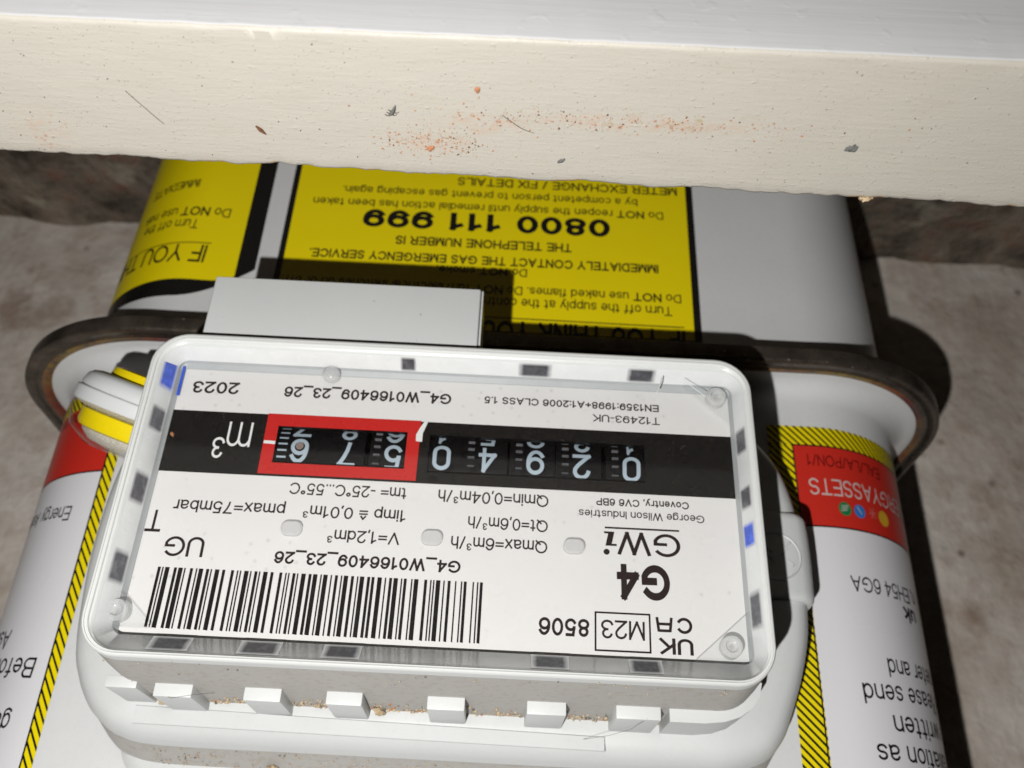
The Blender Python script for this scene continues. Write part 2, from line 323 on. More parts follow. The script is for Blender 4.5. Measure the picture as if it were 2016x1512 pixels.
# ------------------------------------------------------------------ a drawn sans-serif alphabet (strokes, cap height 1)
def E(cx, cy, rx, ry, a0=0, a1=360):
    n = max(3, int(abs(a1 - a0) / 12))
    return [(cx + rx * math.cos(math.radians(a0 + (a1 - a0) * i / n)), cy + ry * math.sin(math.radians(a0 + (a1 - a0) * i / n))) for i in range(n + 1)]
O = lambda cx, cy, rx, ry: E(cx, cy, rx, ry, 90, 450)
G = {
 '0': (.54, [O(.27, .5, .27, .5)]), '1': (.34, [[(.04, .77), (.18, .84), (.29, 1), (.29, 0)]]),
 '2': (.54, [E(.27, .72, .26, .28, 170, -25) + [(.40, .44), (0, 0), (.55, 0)]]),
 '3': (.54, [E(.255, .755, .23, .245, 165, -90), E(.265, .255, .275, .255, 90, -165)]),
 '4': (.58, [[(.43, 0), (.43, 1)], [(.43, 1), (0, .29)], [(0, .29), (.58, .29)]]),
 '5': (.55, [[(.5, 1), (.11, 1), (.05, .52)] + E(.27, .33, .28, .33, 142, -152)]),
 '6': (.55, [O(.275, .32, .275, .32), E(.30, .45, .30, .55, 180, 38)]),
 '7': (.54, [[(0, 1), (.54, 1)], [(.54, 1), (.36, .66), (.25, .33), (.2, 0)]]),
 '8': (.54, [O(.27, .755, .225, .245), O(.27, .26, .27, .26)]), '9': (.55, [O(.275, .68, .275, .32), E(.25, .55, .30, .55, 0, -142)]),
 'A': (.72, [[(0, 0), (.36, 1)], [(.36, 1), (.72, 0)], [(.13, .34), (.59, .34)]]),
 'B': (.62, [[(.36, 1), (0, 1), (0, 0), (.38, 0)], [(0, .53), (.36, .53)], E(.36, .765, .22, .235, 90, -90), E(.37, .265, .25, .265, 90, -90)]),
 'C': (.74, [E(.4, .5, .4, .5, 38, 322)]), 'D': (.68, [[(.28, 1), (0, 1), (0, 0), (.28, 0)], E(.28, .5, .40, .5, 90, -90)]),
 'E': (.6, [[(.58, 1), (0, 1), (0, 0), (.6, 0)], [(0, .52), (.54, .52)]]), 'F': (.56, [[(.56, 1), (0, 1), (0, 0)], [(0, .5), (.47, .5)]]),
 'G': (.8, [E(.42, .5, .42, .5, 42, 335) + [(.80, .46)], [(.80, .46), (.46, .46)]]), 'H': (.66, [[(0, 0), (0, 1)], [(.66, 0), (.66, 1)], [(0, .52), (.66, .52)]]),
 'I': (0, [[(0, 0), (0, 1)]]), 'J': (.42, [[(.42, 1), (.42, .24)] + E(.21, .24, .21, .24, 0, -170)]),
 'K': (.66, [[(0, 0), (0, 1)], [(.62, 1), (0, .36)], [(.23, .58), (.66, 0)]]), 'L': (.52, [[(0, 1), (0, 0), (.52, 0)]]),
 'M': (.74, [[(0, 0), (0, 1)], [(0, 1), (.37, 0)], [(.37, 0), (.74, 1)], [(.74, 1), (.74, 0)]]), 'N': (.64, [[(0, 0), (0, 1)], [(0, 1), (.64, 0)], [(.64, 0), (.64, 1)]]),
 'O': (.84, [O(.42, .5, .42, .5)]), 'P': (.6, [[(0, 0), (0, 1), (.35, 1)] + E(.35, .73, .25, .27, 88, -90) + [(0, .46)]]),
 'Q': (.84, [O(.42, .5, .42, .5), [(.52, .26), (.82, -.04)]]), 'R': (.66, [[(0, 0), (0, 1), (.36, 1)] + E(.36, .74, .25, .26, 88, -90) + [(0, .48)], [(.36, .48), (.66, 0)]]),
 'S': (.6, [E(.3, .75, .27, .25, 22, 262) + E(.3, .25, .29, .25, 78, -160)]), 'T': (.66, [[(0, 1), (.66, 1)], [(.33, 1), (.33, 0)]]),
 'U': (.64, [[(0, 1), (0, .33)] + E(.32, .33, .32, .33, 180, 360) + [(.64, 1)]]), 'V': (.7, [[(0, 1), (.35, 0)], [(.35, 0), (.7, 1)]]),
 'W': (1.02, [[(0, 1), (.26, 0)], [(.26, 0), (.51, 1)], [(.51, 1), (.76, 0)], [(.76, 0), (1.02, 1)]]), 'X': (.68, [[(0, 0), (.68, 1)], [(0, 1), (.68, 0)]]),
 'Y': (.7, [[(0, 1), (.35, .43)], [(.7, 1), (.35, .43)], [(.35, .43), (.35, 0)]]), 'Z': (.62, [[(.02, 1), (.6, 1)], [(.6, 1), (0, 0)], [(0, 0), (.62, 0)]]),
 'a': (.48, [E(.23, .50, .22, .22, 160, 0) + [(.45, .14), (.49, 0)], [(.45, .43), (.22, .40)] + E(.2, .2, .2, .2, 90, 270) + E(.24, .18, .21, .18, 270, 350)]),
 'b': (.5, [[(0, 0), (0, 1)], O(.25, .36, .25, .36)]), 'c': (.47, [E(.25, .36, .25, .36, 42, 318)]), 'd': (.5, [[(.5, 0), (.5, 1)], O(.25, .36, .25, .36)]),
 'e': (.5, [[(.02, .38), (.5, .38)] + E(.25, .36, .25, .36, 4, 318)]), 'f': (.3, [[(.12, 0), (.12, .82)] + E(.26, .82, .14, .18, 180, 85), [(0, .72), (.3, .72)]]),
 'g': (.5, [O(.25, .36, .25, .36), [(.5, .72), (.5, -.06)] + E(.25, -.06, .25, .21, 0, -155)]), 'h': (.45, [[(0, 0), (0, 1)], E(.225, .47, .225, .25, 180, 0) + [(.45, 0)]]),
 'i': (0, [[(0, 0), (0, .72)], [(0, .96), (0, .99)]]), 'j': (.1, [[(.1, .72), (.1, -.2)], [(.1, .96), (.1, .99)]]), 'k': (.46, [[(0, 0), (0, 1)], [(.42, .72), (0, .28)], [(.15, .43), (.46, 0)]]), 'l': (0, [[(0, 0), (0, 1)]]),
 'm': (.76, [[(0, 0), (0, .72)], E(.19, .49, .19, .23, 180, 0) + [(.38, 0)], E(.57, .49, .19, .23, 180, 0) + [(.76, 0)]]), 'n': (.45, [[(0, 0), (0, .72)], E(.225, .47, .225, .25, 180, 0) + [(.45, 0)]]),
 'o': (.5, [O(.25, .36, .25, .36)]), 'p': (.5, [[(0, -.27), (0, .72)], O(.25, .36, .25, .36)]), 'q': (.5, [[(.5, -.27), (.5, .72)], O(.25, .36, .25, .36)]),
 'r': (.26, [[(0, 0), (0, .72)], E(.2, .46, .2, .26, 180, 72)]), 's': (.44, [E(.22, .54, .2, .18, 22, 262) + E(.22, .18, .22, .18, 78, -160)]),
 't': (.28, [[(.12, .95), (.12, .14)] + E(.24, .14, .12, .14, 180, 285), [(0, .72), (.28, .72)]]), 'u': (.45, [[(0, .72), (0, .25)] + E(.225, .25, .225, .25, 180, 360), [(.45, .72), (.45, 0)]]),
 'v': (.46, [[(0, .72), (.23, 0)], [(.23, 0), (.46, .72)]]), 'w': (.68, [[(0, .72), (.17, 0)], [(.17, 0), (.34, .72)], [(.34, .72), (.51, 0)], [(.51, 0), (.68, .72)]]), 'x': (.46, [[(0, 0), (.46, .72)], [(0, .72), (.46, 0)]]),
 'y': (.46, [[(0, .72), (.24, 0)], [(.46, .72), (.2, -.12), (.12, -.27), (0, -.27)]]), 'z': (.44, [[(0, .72), (.44, .72)], [(.44, .72), (0, 0)], [(0, 0), (.44, 0)]]),
 '.': (.04, [[(.02, .02), (.02, .07)]]), ',': (.02, [[(.02, .02), (.02, -.02), (-.02, -.15)]]), ':': (.04, [[(.02, .02), (.02, .06)], [(.02, .60), (.02, .64)]]), '-': (.26, [[(0, .36), (.26, .36)]]),
 '_': (.56, [[(-.06, -.2), (.62, -.2)]]), '=': (.52, [[(0, .34), (.52, .34)], [(0, .62), (.52, .62)]]), '+': (.52, [[(0, .48), (.52, .48)], [(.26, .2), (.26, .76)]]), '/': (.32, [[(0, -.02), (.32, 1)]]),
 '^=': (.52, [[(0, .22), (.52, .22)], [(0, .50), (.52, .50)], [(.1, .74), (.26, 1.0)], [(.26, 1.0), (.42, .74)]]), 'º': (.26, [O(.13, .86, .13, .13)]),
 '³': (.3, [E(.14, 1.0, .125, .13, 165, -90), E(.145, .73, .15, .14, 90, -165)]), ' ': (.2, []), '0w': (.54, [E(.27, .73, .27, .27, 180, 0) + E(.27, .27, .27, .27, 0, -180) + [(0, .73)]]),
}
def ribbon(pts, hw):
    """polyline -> quads; sharp corners split into separate bars with square ends"""
    fine = [pts[0]]
    for p in pts[1:]:
        a = fine[-1]; k = max(1, int(math.dist(a, p) / .16 + .5))
        fine += [(a[0] + (p[0] - a[0]) * i / k, a[1] + (p[1] - a[1]) * i / k) for i in range(1, k + 1)]
    pts = fine; out = []; runs = [[pts[0]]]
    for i in range(1, len(pts)):
        if math.dist(pts[i], runs[-1][-1]) < 1e-5: continue
        if len(runs[-1]) >= 2:
            a, b = runs[-1][-2], runs[-1][-1]
            d1 = math.atan2(b[1] - a[1], b[0] - a[0]); d2 = math.atan2(pts[i][1] - b[1], pts[i][0] - b[0])
            t_ = abs((d2 - d1 + math.pi) % (2 * math.pi) - math.pi)
            if t_ > 1.2: runs.append([b])
        runs[-1].append(pts[i])
    for r in runs:
        if len(r) < 2: continue
        loop = math.dist(r[0], r[-1]) < 1e-4 and len(r) > 4
        if loop: r = r[:-1]
        n = len(r); L = []; R_ = []
        for i, p in enumerate(r):
            if loop: a, b = r[i - 1], r[(i + 1) % n]
            else: a, b = r[max(i - 1, 0)], r[min(i + 1, n - 1)]
            dx, dy = b[0] - a[0], b[1] - a[1]; l = math.hypot(dx, dy); dx /= l; dy /= l
            q = p
            if not loop and i == 0: q = (p[0] - dx * hw, p[1] - dy * hw)
            if not loop and i == n - 1: q = (p[0] + dx * hw, p[1] + dy * hw)
            k = 1.0
            if 0 < i < n - 1 or loop:
                p0 = r[i - 1]; ex, ey = p[0] - p0[0], p[1] - p0[1]; el = math.hypot(ex, ey)
                k = 1 / max(.6, abs((ex * dx + ey * dy) / el))
            L.append((q[0] - dy * hw * k, q[1] + dx * hw * k)); R_.append((q[0] + dy * hw * k, q[1] - dx * hw * k))
        quads = [[L[i], L[(i + 1) % n], R_[(i + 1) % n], R_[i]] for i in range(n if loop else n - 1)]
        out.append(quads)
    return out
def layout(text, wt):
    """-> list of bars (lists of quads) in cap units, and the total width"""
    x = 0; bars = []; bold = 0; i = 0
    while i < len(text):
        ch = text[i]; i += 1
        if ch == '*': bold = 0 if bold else .05; continue
        if ch == '≙': ch = '^='
        if ch == '\u00d8': ch = '0w'
        wd, st = G[ch]; sw = wt + bold; hw = sw / 2
        if ch == '³': hw *= .75
        for s in st:
            q = [(x + sw / 2 + px, hw + py * (1 - sw)) for px, py in s]
            bars += ribbon(q, hw)
        x += wd + sw + (.10 if ch != ' ' else .04)
    return bars, x - .10
def put_text(mb, text, x0, z0, x1, z1, h, wt, place, mat, lift=.05, slant=0):
    """run the text from (x0,z0) to (x1,z1) on a surface given by place(u, v, lift)"""
    bars, tw = layout(text, wt)
    L = math.hypot(x1 - x0, z1 - z0); cx, cz = (x1 - x0) / L, (z1 - z0) / L; sx_ = L / tw
    for k, qs in enumerate(bars):
        up = lift + .004 * (k % 5)
        for q in qs:
            mb.face([place(x0 + cx * (px * sx_ + slant * py * h) - cz * py * h, z0 + cz * px * sx_ + cx * py * h, up) for px, py in q], mat)

# ------------------------------------------------------------------ the setting
def sheet(name, P, nx, ny, mat, amp, freq, axis):
    mb = MB(); vs = []
    for j in range(ny + 1):
        for i in range(nx + 1):
            p = Vector(P[0]) + (Vector(P[1]) - Vector(P[0])) * i / nx + (Vector(P[2]) - Vector(P[0])) * j / ny
            p[axis] += amp * noise.fractal(p * freq, .8, 2.1, 4)
            vs.append(p)
    mb.faces(vs, [(j * (nx + 1) + i, j * (nx + 1) + i + 1, (j + 1) * (nx + 1) + i + 1, (j + 1) * (nx + 1) + i) for j in range(ny) for i in range(nx)], mat)
    return mb
wall = sheet('w', [(-420, 167, -200), (420, 167, -200), (-420, 167, 330)], 120, 80, 'plaster', 2.2, .02, 1).build('plaster_wall', None, 60, (0, 167, -FLOOR))
tag(wall, 'stained beige plastered wall behind the gas meter', 'wall')
flo = sheet('f', [(-420, -260, -FLOOR), (420, -260, -FLOOR), (-420, 175, -FLOOR)], 90, 60, 'floor', 3, .03, 2).build('floor', None, 60, (0, 0, -FLOOR))
tag(flo, 'dark dirty floor under the gas meter', 'floor', None, 'structure')

# rail across the front of the cupboard
ZR = -31.6
mb = MB(); secs = []
xs = [-260 + 4 * i for i in range(42)] + [-92 + .45 * i for i in range(410)] + [92.5 + 4 * i for i in range(43)]
def edge_back(x):
    e = .55 * noise.noise(Vector((x * .11, 3, 0))) + .35 * noise.noise(Vector((x * .45, 9, 0))) + .16 * noise.noise(Vector((x * 1.7, 5, 0)))
    return e
for x in xs:
    yb = -49.7 - .0075 * x + edge_back(x); yf = -76.3 + .006 * x
    dz = .12 * noise.noise(Vector((x * .08, 1, 4)))
    chip = max(0, noise.noise(Vector((x * .06, 20, 0))) - .12) * 1.6
    sec = [(x, yb - .6, ZR - 24), (x, yb - .5 + .4 * noise.noise(Vector((x * .3, 30, 0))), ZR - 9), (x, yb - .1, ZR - 2.2), (x, yb, ZR - .9 - chip), (x, yb - .25 - chip * .6, ZR - .25 - .1 * abs(edge_back(x)))]
    ny = 16
    for j in range(ny):
        y = yb - .9 - chip * .6 + (yf + .95 - yb + .9) * j / (ny - 1)
        sec.append((x, y, ZR + dz * .4 + .10 * noise.noise(Vector((x * .12, y * .5, 0)))))
    e2 = .12 * noise.noise(Vector((x * .25, 40, 2)))
    for a in range(1, 7):
        an = math.radians(15 * a)
        sec.append((x, yf + .8 - .8 * math.sin(an) + e2, ZR - .8 + .8 * math.cos(an) + dz * .4))
    sec += [(x, yf + .15 * noise.noise(Vector((x * .05, 2, 7))), ZR - 2 - 5 * k) for k in range(1, 9)] + [(x, yf, ZR - 60), (x, yb - .6, ZR - 60)]
    secs.append(sec)
n = len(secs[0]); mats = ['cream'] * n
for i in range(len(secs) - 1):
    for j in range(n - 1):
        m_ = 'wood' if j in (0, 1) else 'cream' if j < 5 + 16 + 4 else 'white_gloss'
        mb.face([secs[i][j], secs[i + 1][j], secs[i + 1][j + 1], secs[i][j + 1]], m_)
bmr = mb
rail = MB()
# welded grid so shading is continuous
idx = 0
rail.v = [p for s_ in secs for p in s_]
for i in range(len(secs) - 1):
    for j in range(n - 1):
        xm = xs[i]; ch_ = j in (3, 4) and (noise.noise(Vector((xm * .13, 50, 0))) + .25 * noise.noise(Vector((xm * .9, 51, j)))) > .28
        m_ = 'wood' if j in (0, 1, 2) or ch_ else 'cream' if j < 5 + 16 + 3 else 'white_gloss'
        rail.f.append((i * n + j, (i + 1) * n + j, (i + 1) * n + j + 1, i * n + j + 1)); rail.m.append(rail.mi(m_))
rail_o = rail.build('wooden_rail', None, 70, (0, -63.5, ZR))
tag(rail_o, 'cream painted wooden rail with brick dust and specks in front of the meter', 'rail')

# ------------------------------------------------------------------ gas meter
meter = thing('gas_meter', (-5.5, 96, -FLOOR + 2), 'light grey domestic gas meter with a clear fronted counter and warning stickers', 'gas meter')
XC, HW, YF, YB, R = -5.5, 114.0, 46.0, 146.0, 32.0
LIM = HW - R
def case_pt(s, z, off=0.):
    """point on the case at arc length s from the middle of its front"""
    a = abs(s); sg = 1 if s >= 0 else -1; q = R * math.pi / 2
    if a <= LIM: x, y = a, YF - off
    elif a <= LIM + q:
        th = (a - LIM) / R; x = LIM + (R + off) * math.sin(th); y = YF + R - (R + off) * math.cos(th)
    else: x, y = HW + off, YF + R + (a - LIM - q)
    return Vector((taper(XC + sg * x, z), y, z))
def taper(x, z):
    k = min(1, max(0, (abs(x - XC) - 62) / 46)); k = k * k * (3 - 2 * k); left = x > XC
    if z > -54.5: return x + k * (.6 if left else 2.0) * min(1, (z + 54.5) / 5)
    if z > -58.2: return x
    d_ = min(5.5, 1.6 + (-58.2 - z) * .036) * min(1, (-58.2 - z) / 4)
    return x - k * d_ if left else x + k * d_ * .45
def ring(d, z, nc=44):
    """closed horizontal outline of the case grown by d"""
    pts = []; cx, cy = XC, (YF + YB) / 2; hx, hy = HW - R, (YB - YF) / 2 - R; r = R + d
    for qx, qy, a0 in ((1, -1, -90), (1, 1, 0), (-1, 1, 90), (-1, -1, 180)):
        for k in range(nc + 1):
            a = math.radians(a0 + 90 * k / nc); pts.append((taper(cx + qx * hx + r * math.cos(a), z), cy + qy * hy + r * math.sin(a), z))
    return pts
def sweep(prof, mat, dx=0, **k):
    mb = MB(); mb.loft([[(x + dx * min(1, max(0, d / 12)), y, q) for x, y, q in ring(d, z)] for d, z in prof], mat, True, **k); return mb
fil = [(7.2, -54.4)] + [(4.2 * (1 - math.sin(math.radians(a))), -54.2 + 5 * (1 - math.cos(math.radians(a)))) for a in range(0, 91, 15)]
top = [(-3 * (1 - math.cos(math.radians(a))), 88 + 3 * math.sin(math.radians(a))) for a in range(15, 91, 15)]
sweep([(7.4, -56), (7.4, -54.5)] + fil + [(0, -30), (0, 0), (0, 40), (0, 88)] + top, 'case', .8, cap1='case').build('upper_casing', meter, 40)
fil = [(7.2 * (1 - math.sin(math.radians(a))), -58.4 - 4 * (1 - math.cos(math.radians(a)))) for a in range(0, 91, 15)]
sweep([(7.4, -57), (7.4, -58.2)] + fil + [(0, -80), (0, -100), (0, -140), (0, -184)] + [(-4, -188.5)], 'case', .8, cap1='case').build('lower_casing', meter, 40)
# folded steel seam
prof = [(7.2, -54.4), (7.5, -53.7), (8.2, -53.45), (9.0, -53.75), (9.3, -53.8), (9.7, -53.5), (11.9, -53.4), (12.35, -53.6), (12.5, -54.1), (12.5, -57.0), (12.3, -57.6), (11.8, -57.9), (9, -58.0), (7.2, -58.2)]
fl_o = sweep(prof, 'steel', .8); seam = fl_o.build('seam_flange', meter, 50)
sweep([(6.1, -54.45), (6.4, -53.8), (7.1, -53.4), (8.2, -53.3), (8.5, -53.8)], 'sealant', .8).build('sealant_bead', seam, 60)

# --- stickers
def strip(mb, s0, s1, z0, z1, mat, lift):
    n_ = max(1, int(abs(s1 - s0) / 1.5)); vs = []
    for i in range(n_ + 1):
        s = s0 + (s1 - s0) * i / n_; vs += [case_pt(s, z0, lift), case_pt(s, z1, lift)]
    mb.faces(vs, [(2 * i, 2 * i + 2, 2 * i + 3, 2 * i + 1) for i in range(n_)], mat)
def clip(poly, x0, x1, z0, z1):
    for ax_, lim, sg in ((0, x0, 1), (0, x1, -1), (1, z0, 1), (1, z1, -1)):
        out = []
        for i, p in enumerate(poly):
            q = poly[(i + 1) % len(poly)]; dp, dq = sg * (p[ax_] - lim), sg * (q[ax_] - lim)
            if dp >= 0: out.append(p)
            if dp * dq < 0:
                k = dp / (dp - dq); out.append((p[0] + (q[0] - p[0]) * k, p[1] + (q[1] - p[1]) * k))
        poly = out
        if len(poly) < 3: return None
    return poly
def hatch(mb, s0, s1, z0, z1, lift, pitch=1.95, thick=.75, slope=1.0):
    strip(mb, s0, s1, z0, z1, 'yellow', lift)
    c = (s0 * slope + z0) - 2; cmax = s1 * slope + z1 + 2
    while c < cmax:
        step = 1.5; s = s0
        while s < s1 - 1e-6:
            e = min(s1, s + step)
            p = clip([(s, c - s * slope), (e, c - e * slope), (e, c - e * slope + thick), (s, c - s * slope + thick)], s, e, z0, z1)
            if p: mb.face([case_pt(a, b, lift + .04) for a, b in p], 'sink')
            s = e
        c += pitch
def line(mb, a, b, wd, mat, lift, place):
    dx, dz = b[0] - a[0], b[1] - a[1]; l = math.hypot(dx, dz); nx, nz = -dz / l * wd / 2, dx / l * wd / 2
    k = max(1, int(l / 2))
    for i in range(k):
        p = (a[0] + dx * i / k, a[1] + dz * i / k); q = (a[0] + dx * (i + 1) / k, a[1] + dz * (i + 1) / k)
        mb.face([place(p[0] - nx, p[1] - nz, lift), place(q[0] - nx, q[1] - nz, lift), place(q[0] + nx, q[1] + nz, lift), place(p[0] + nx, p[1] + nz, lift)], mat)
def disc(mb, c, r, mat, lift, place, n_=28):
    mb.face([place(c[0] + r * math.cos(2 * math.pi * k / n_), c[1] + r * math.sin(2 * math.pi * k / n_), lift) for k in range(n_)], mat)

mb = MB()
strip(mb, -55.9, 58.6, -150, -64.0, 'sink', .12); strip(mb, -53.9, 56.9, -148, -66.0, 'yellow', .17)
for s, a, b, c_, d, h, wt in [
    ('METER EXCHANGE / FIX DETAILS', -51.49, -118.2, 11.7, -118.2, 2.98, .16), ('by a competent person to prevent gas escaping again.', -39.99, -113.2, 44.11, -112.9, 2.63, .13),
    ('Do *NOT* reopen the supply until remedial action has been taken', -47.18, -108.8, 51.86, -108.1, 2.68, .13), ('0800 111 999', -32.01, -105.2, 37.12, -104.8, 6.3, .22),
    ('THE TELEPHONE NUMBER IS', -21.37, -95.9, 27.33, -95.8, 3.01, .18), ('IMMEDIATELY CONTACT THE GAS EMERGENCY SERVICE.', -45.17, -90.15, 50.3, -90.05, 2.94, .18),
    ('Do *NOT* smoke.', -9.32, -86.4, 15.3, -86.4, 2.64, .14), ('Do *NOT* use naked flames. Do *NOT* turn electrical switches on or off.', -50.95, -80.4, 56.2, -80.55, 2.75, .13),
    ('Turn off the supply at the control', -48.37, -76.3, 3.67, -76.7, 2.96, .13), ('IF YOU THINK YOU', -51.47, -69.0, 1.88, -69.4, 6.3, .21)]:
    put_text(mb, s, a, b, c_, d, h, wt, case_pt, 'sink', .22)
line(mb, (-51.3, -69.9), (3, -70.2), .35, 'sink', .22, case_pt)
tag(mb.build('emergency_sticker', meter, 30, fix=False), 'yellow gas emergency notice in a black frame')
mb = MB()
vs = []
for i in range(45):
    s = 64.0 + 1.5 * i; k = min(1, max(0, (85 - s) / 21)); vs += [case_pt(s, -150, .12), case_pt(s, -72.3 - 9.5 * k ** 1.7, .12)]
mb.faces(vs, [(2 * i, 2 * i + 2, 2 * i + 3, 2 * i + 1) for i in range(44)], 'sink')
def yellow_wavy():
    pts = []
    k = 40
    vs = []
    for i in range(k + 1):
        s = 69.2 + (130 - 69.2) * i / k
        zt = -77.2 - 2.0 * math.exp(-((s - 69.2) / 2.2) ** 1.0) - .6 * math.sin((s - 70) * .09)
        vs += [case_pt(s, -150, .17), case_pt(s, zt, .17)]
    mb.faces(vs, [(2 * i, 2 * i + 2, 2 * i + 3, 2 * i + 1) for i in range(k)], 'yellow')
yellow_wavy()
for s, a, b, c_, d, h, wt in [('IF YOU THINK', 78.81, -89.2, 121, -90.8, 5.9, .13), ('Turn off the', 83.4, -98.0, 104.5, -99.6, 3.2, .12), ('Do *NOT* use nak', 74.6, -102.2, 106, -103.8, 3.2, .12), ('IMMEDIATE', 86.9, -113.1, 106, -113.4, 3.0, .13)]:
    put_text(mb, s, a, b, c_, d, h, wt, case_pt, 'sink', .22)
line(mb, (78, -89.9), (118, -90.6), .3, 'sink', .22, case_pt)
tag(mb.build('corner_warning_sticker', meter, 30, fix=False), 'yellow warning sticker with black border wrapped round a lower corner')

# upper stickers, one round each corner
mb = MB()
ZT, ZB_ = -42.2, 60
strip(mb, -150, -76.6, -16.0, ZB_, 'paper', .12); strip(mb, -150, -76.8, -37.0, -15.9, 'sred', .13)
hatch(mb, -150, -70.6, ZT, -36.9, .14); hatch(mb, -76.9, -70.6, -36.9, ZB_, .14)
line(mb, (-76.8, -37), (-76.4, ZB_), .35, 'sink', .2, case_pt); line(mb, (-140, -15.9), (-76.6, -15.9), .4, 'sink', .2, case_pt); line(mb, (-140, -37), (-76.6, -37), .35, 'sink', .2, case_pt)
for s, a, b, c_, d, h, wt, m_ in [('EAL/LA/PON/1', -102.6, -34.5, -80.1, -34.6, 3.0, .12, 'sdred'), ('ENERGYASSETS', -117.0, -28.7, -79.8, -28.2, 4.3, .105, 'swhite'),
    ('n, EH54 6GA', -111.5, -4.9, -87.3, -4.4, 3.7, .115, 'sink'), ('uk', -109.6, 0, -103.3, .2, 3.6, .19, 'sink'), ('meter and', -115.8, 13.0, -94.2, 13.6, 4.1, .115, 'sink'), ('Please send', -115, 18.6, -86.4, 19.7, 4.3, .115, 'sink'),
    ('the written', -123.5, 24.6, -93.3, 25.8, 4.4, .115, 'sink'), ('installation as', -124, 31.2, -87.8, 32.0, 4.3, .115, 'sink')]:
    put_text(mb, s, a, b, c_, d, h, wt, case_pt, m_, .2)
for (a, b), r_, m_ in [((-88.6, -20.9), 1.75, 'green'), ((-92.9, -20.9), 1.7, 'bblue'), ((-101.3, -20.9), 2.0, 'byel')]:
    disc(mb, (a, b), r_, m_, .2, case_pt)
for k in range(6):
    a = math.radians(60 * k + 10); line(mb, (-97.2, -21.3), (-97.2 + 1.4 * math.cos(a), -21.3 + 1.5 * math.sin(a)), .3, 'pink', .2, case_pt)
for q in range(3): line(mb, (-89.7 + .25 * q, -21.8 + .6 * q), (-87.6 + .1 * q, -21.5 + .6 * q), .22, 'swhite', .25, case_pt)
line(mb, (-93.4, -20.2), (-92.2, -22.0), .25, 'swhite', .25, case_pt)
tag(mb.build('owner_sticker', meter, 30, fix=False), 'white sticker with red header, coloured dots and yellow hatched border')
mb = MB()
strip(mb, 88.9, 150, -22, ZB_, 'paper', .12); strip(mb, 89.1, 150, -40.5, -21.4, 'sred', .13)
hatch(mb, 86.4, 150, -45.4, -40.4, .14); hatch(mb, 86.4, 89.2, -40.4, ZB_, .14, 2.6, .85, 1.6)
line(mb, (89.3, -40), (88.9, ZB_), .4, 'sink', .2, case_pt); line(mb, (89, -21.4), (140, -21.4), .4, 'sink', .2, case_pt)
for s, a, b, c_, d, h, wt, m_ in [('Energy Assets', 94.8, -12.8, 118.5, -14.0, 3.6, .115, 'sink'), ('Assets', 103.0, 15.7, 118, 14.8, 4.2, .115, 'sink'), ('Before', 92.2, 22.6, 108.6, 21.7, 4.3, .115, 'sink'), ('gas', 94.7, 33.9, 102, 33.7, 4.2, .115, 'sink'), ('09/20', 102.1, -39.4, 112.4, -39.6, 2.7, .12, 'sdred')]:
    put_text(mb, s, a, b, c_, d, h, wt, case_pt, m_, .2)
tag(mb.build('notice_sticker', meter, 30, fix=False), 'white notice sticker with plain red header and narrow hatched edge')

# --- index (counter) housing
def rrect(x0, x1, z0, z1, r, y, nc=9, dz=None):
    pts = []
    for cx, cz, a0 in ((x1 - r, z0 + r, -90), (x1 - r, z1 - r, 0), (x0 + r, z1 - r, 90), (x0 + r, z0 + r, 180)):
        for k in range(nc + 1):
            a = math.radians(a0 + 90 * k / nc); pts.append((cx + r * math.cos(a), y, cz + r * math.sin(a)))
    out = []; n_ = nc + 1                       # extra points along the straight edges
    for i in range(4 * n_):
        out.append(pts[i])
        if i % n_ == nc:
            p, q = Vector(pts[i]), Vector(pts[(i + 1) % (4 * n_)]); out += [tuple(p.lerp(q, k / 12)) for k in range(1, 12)]
    return out
loops = [rrect(-60.2, 60.2, -32.8, 33.4, 7.5, 29), rrect(-59.8, 59.8, -32.3, 32.7, 7.3, 12), rrect(-59.4, 59.4, -32, 32.1, 7, 3.2), rrect(-59.4, 59.4, -32, 32.1, 7, .8),
         rrect(-59.3, 59.3, -31.9, 32.0, 6.9, .25), rrect(-59.0, 59.0, -31.6, 31.75, 6.6, 0), rrect(-58.85, 58.75, -31.3, 31.62, 6.4, 0), rrect(-58.78, 58.65, -31.2, 31.56, 6.35, .22), rrect(-58.7, 58.55, -31.1, 31.5, 6.3, .22), rrect(-58.62, 58.45, -31.0, 31.44, 6.2, 0.0), rrect(-58.4, 58.1, -30.7, 31.25, 6, .03), rrect(-58.25, 57.95, -30.5, 31.1, 5.8, .4),
         rrect(-58.0, 57.6, -30.1, 30.95, 5.4, .55), rrect(-57.8, 57.2, -29.6, 30.75, 4.6, 1.05), [(x, y - .4 * min(1, max(0, (z - 22) / 4)), z) for x, y, z in rrect(-56.5, 55.3, -28.2, 27.55, 2.0, 4.5)], [(x, y - .3 * min(1, max(0, (z - 22) / 4)), z) for x, y, z in rrect(-56.4, 55.2, -28.0, 27.4, 1.5, 5.2)], rrect(-56.0, 54.7, -27.0, 27.1, .8, 5.7), rrect(-56.0, 54.7, -27.0, 27.1, .8, 7.5)]
mb = MB(); mb.loft(loops, ['abs_dust', 'abs_dust', 'abs', 'rim', 'rim', 'rim', 'rim', 'rim', 'rim', 'rim', 'rim', 'rim', 'rim', 'wallp', 'ledge', 'ledge', 'ledge'])
index = mb.build('index_housing', meter, 40)
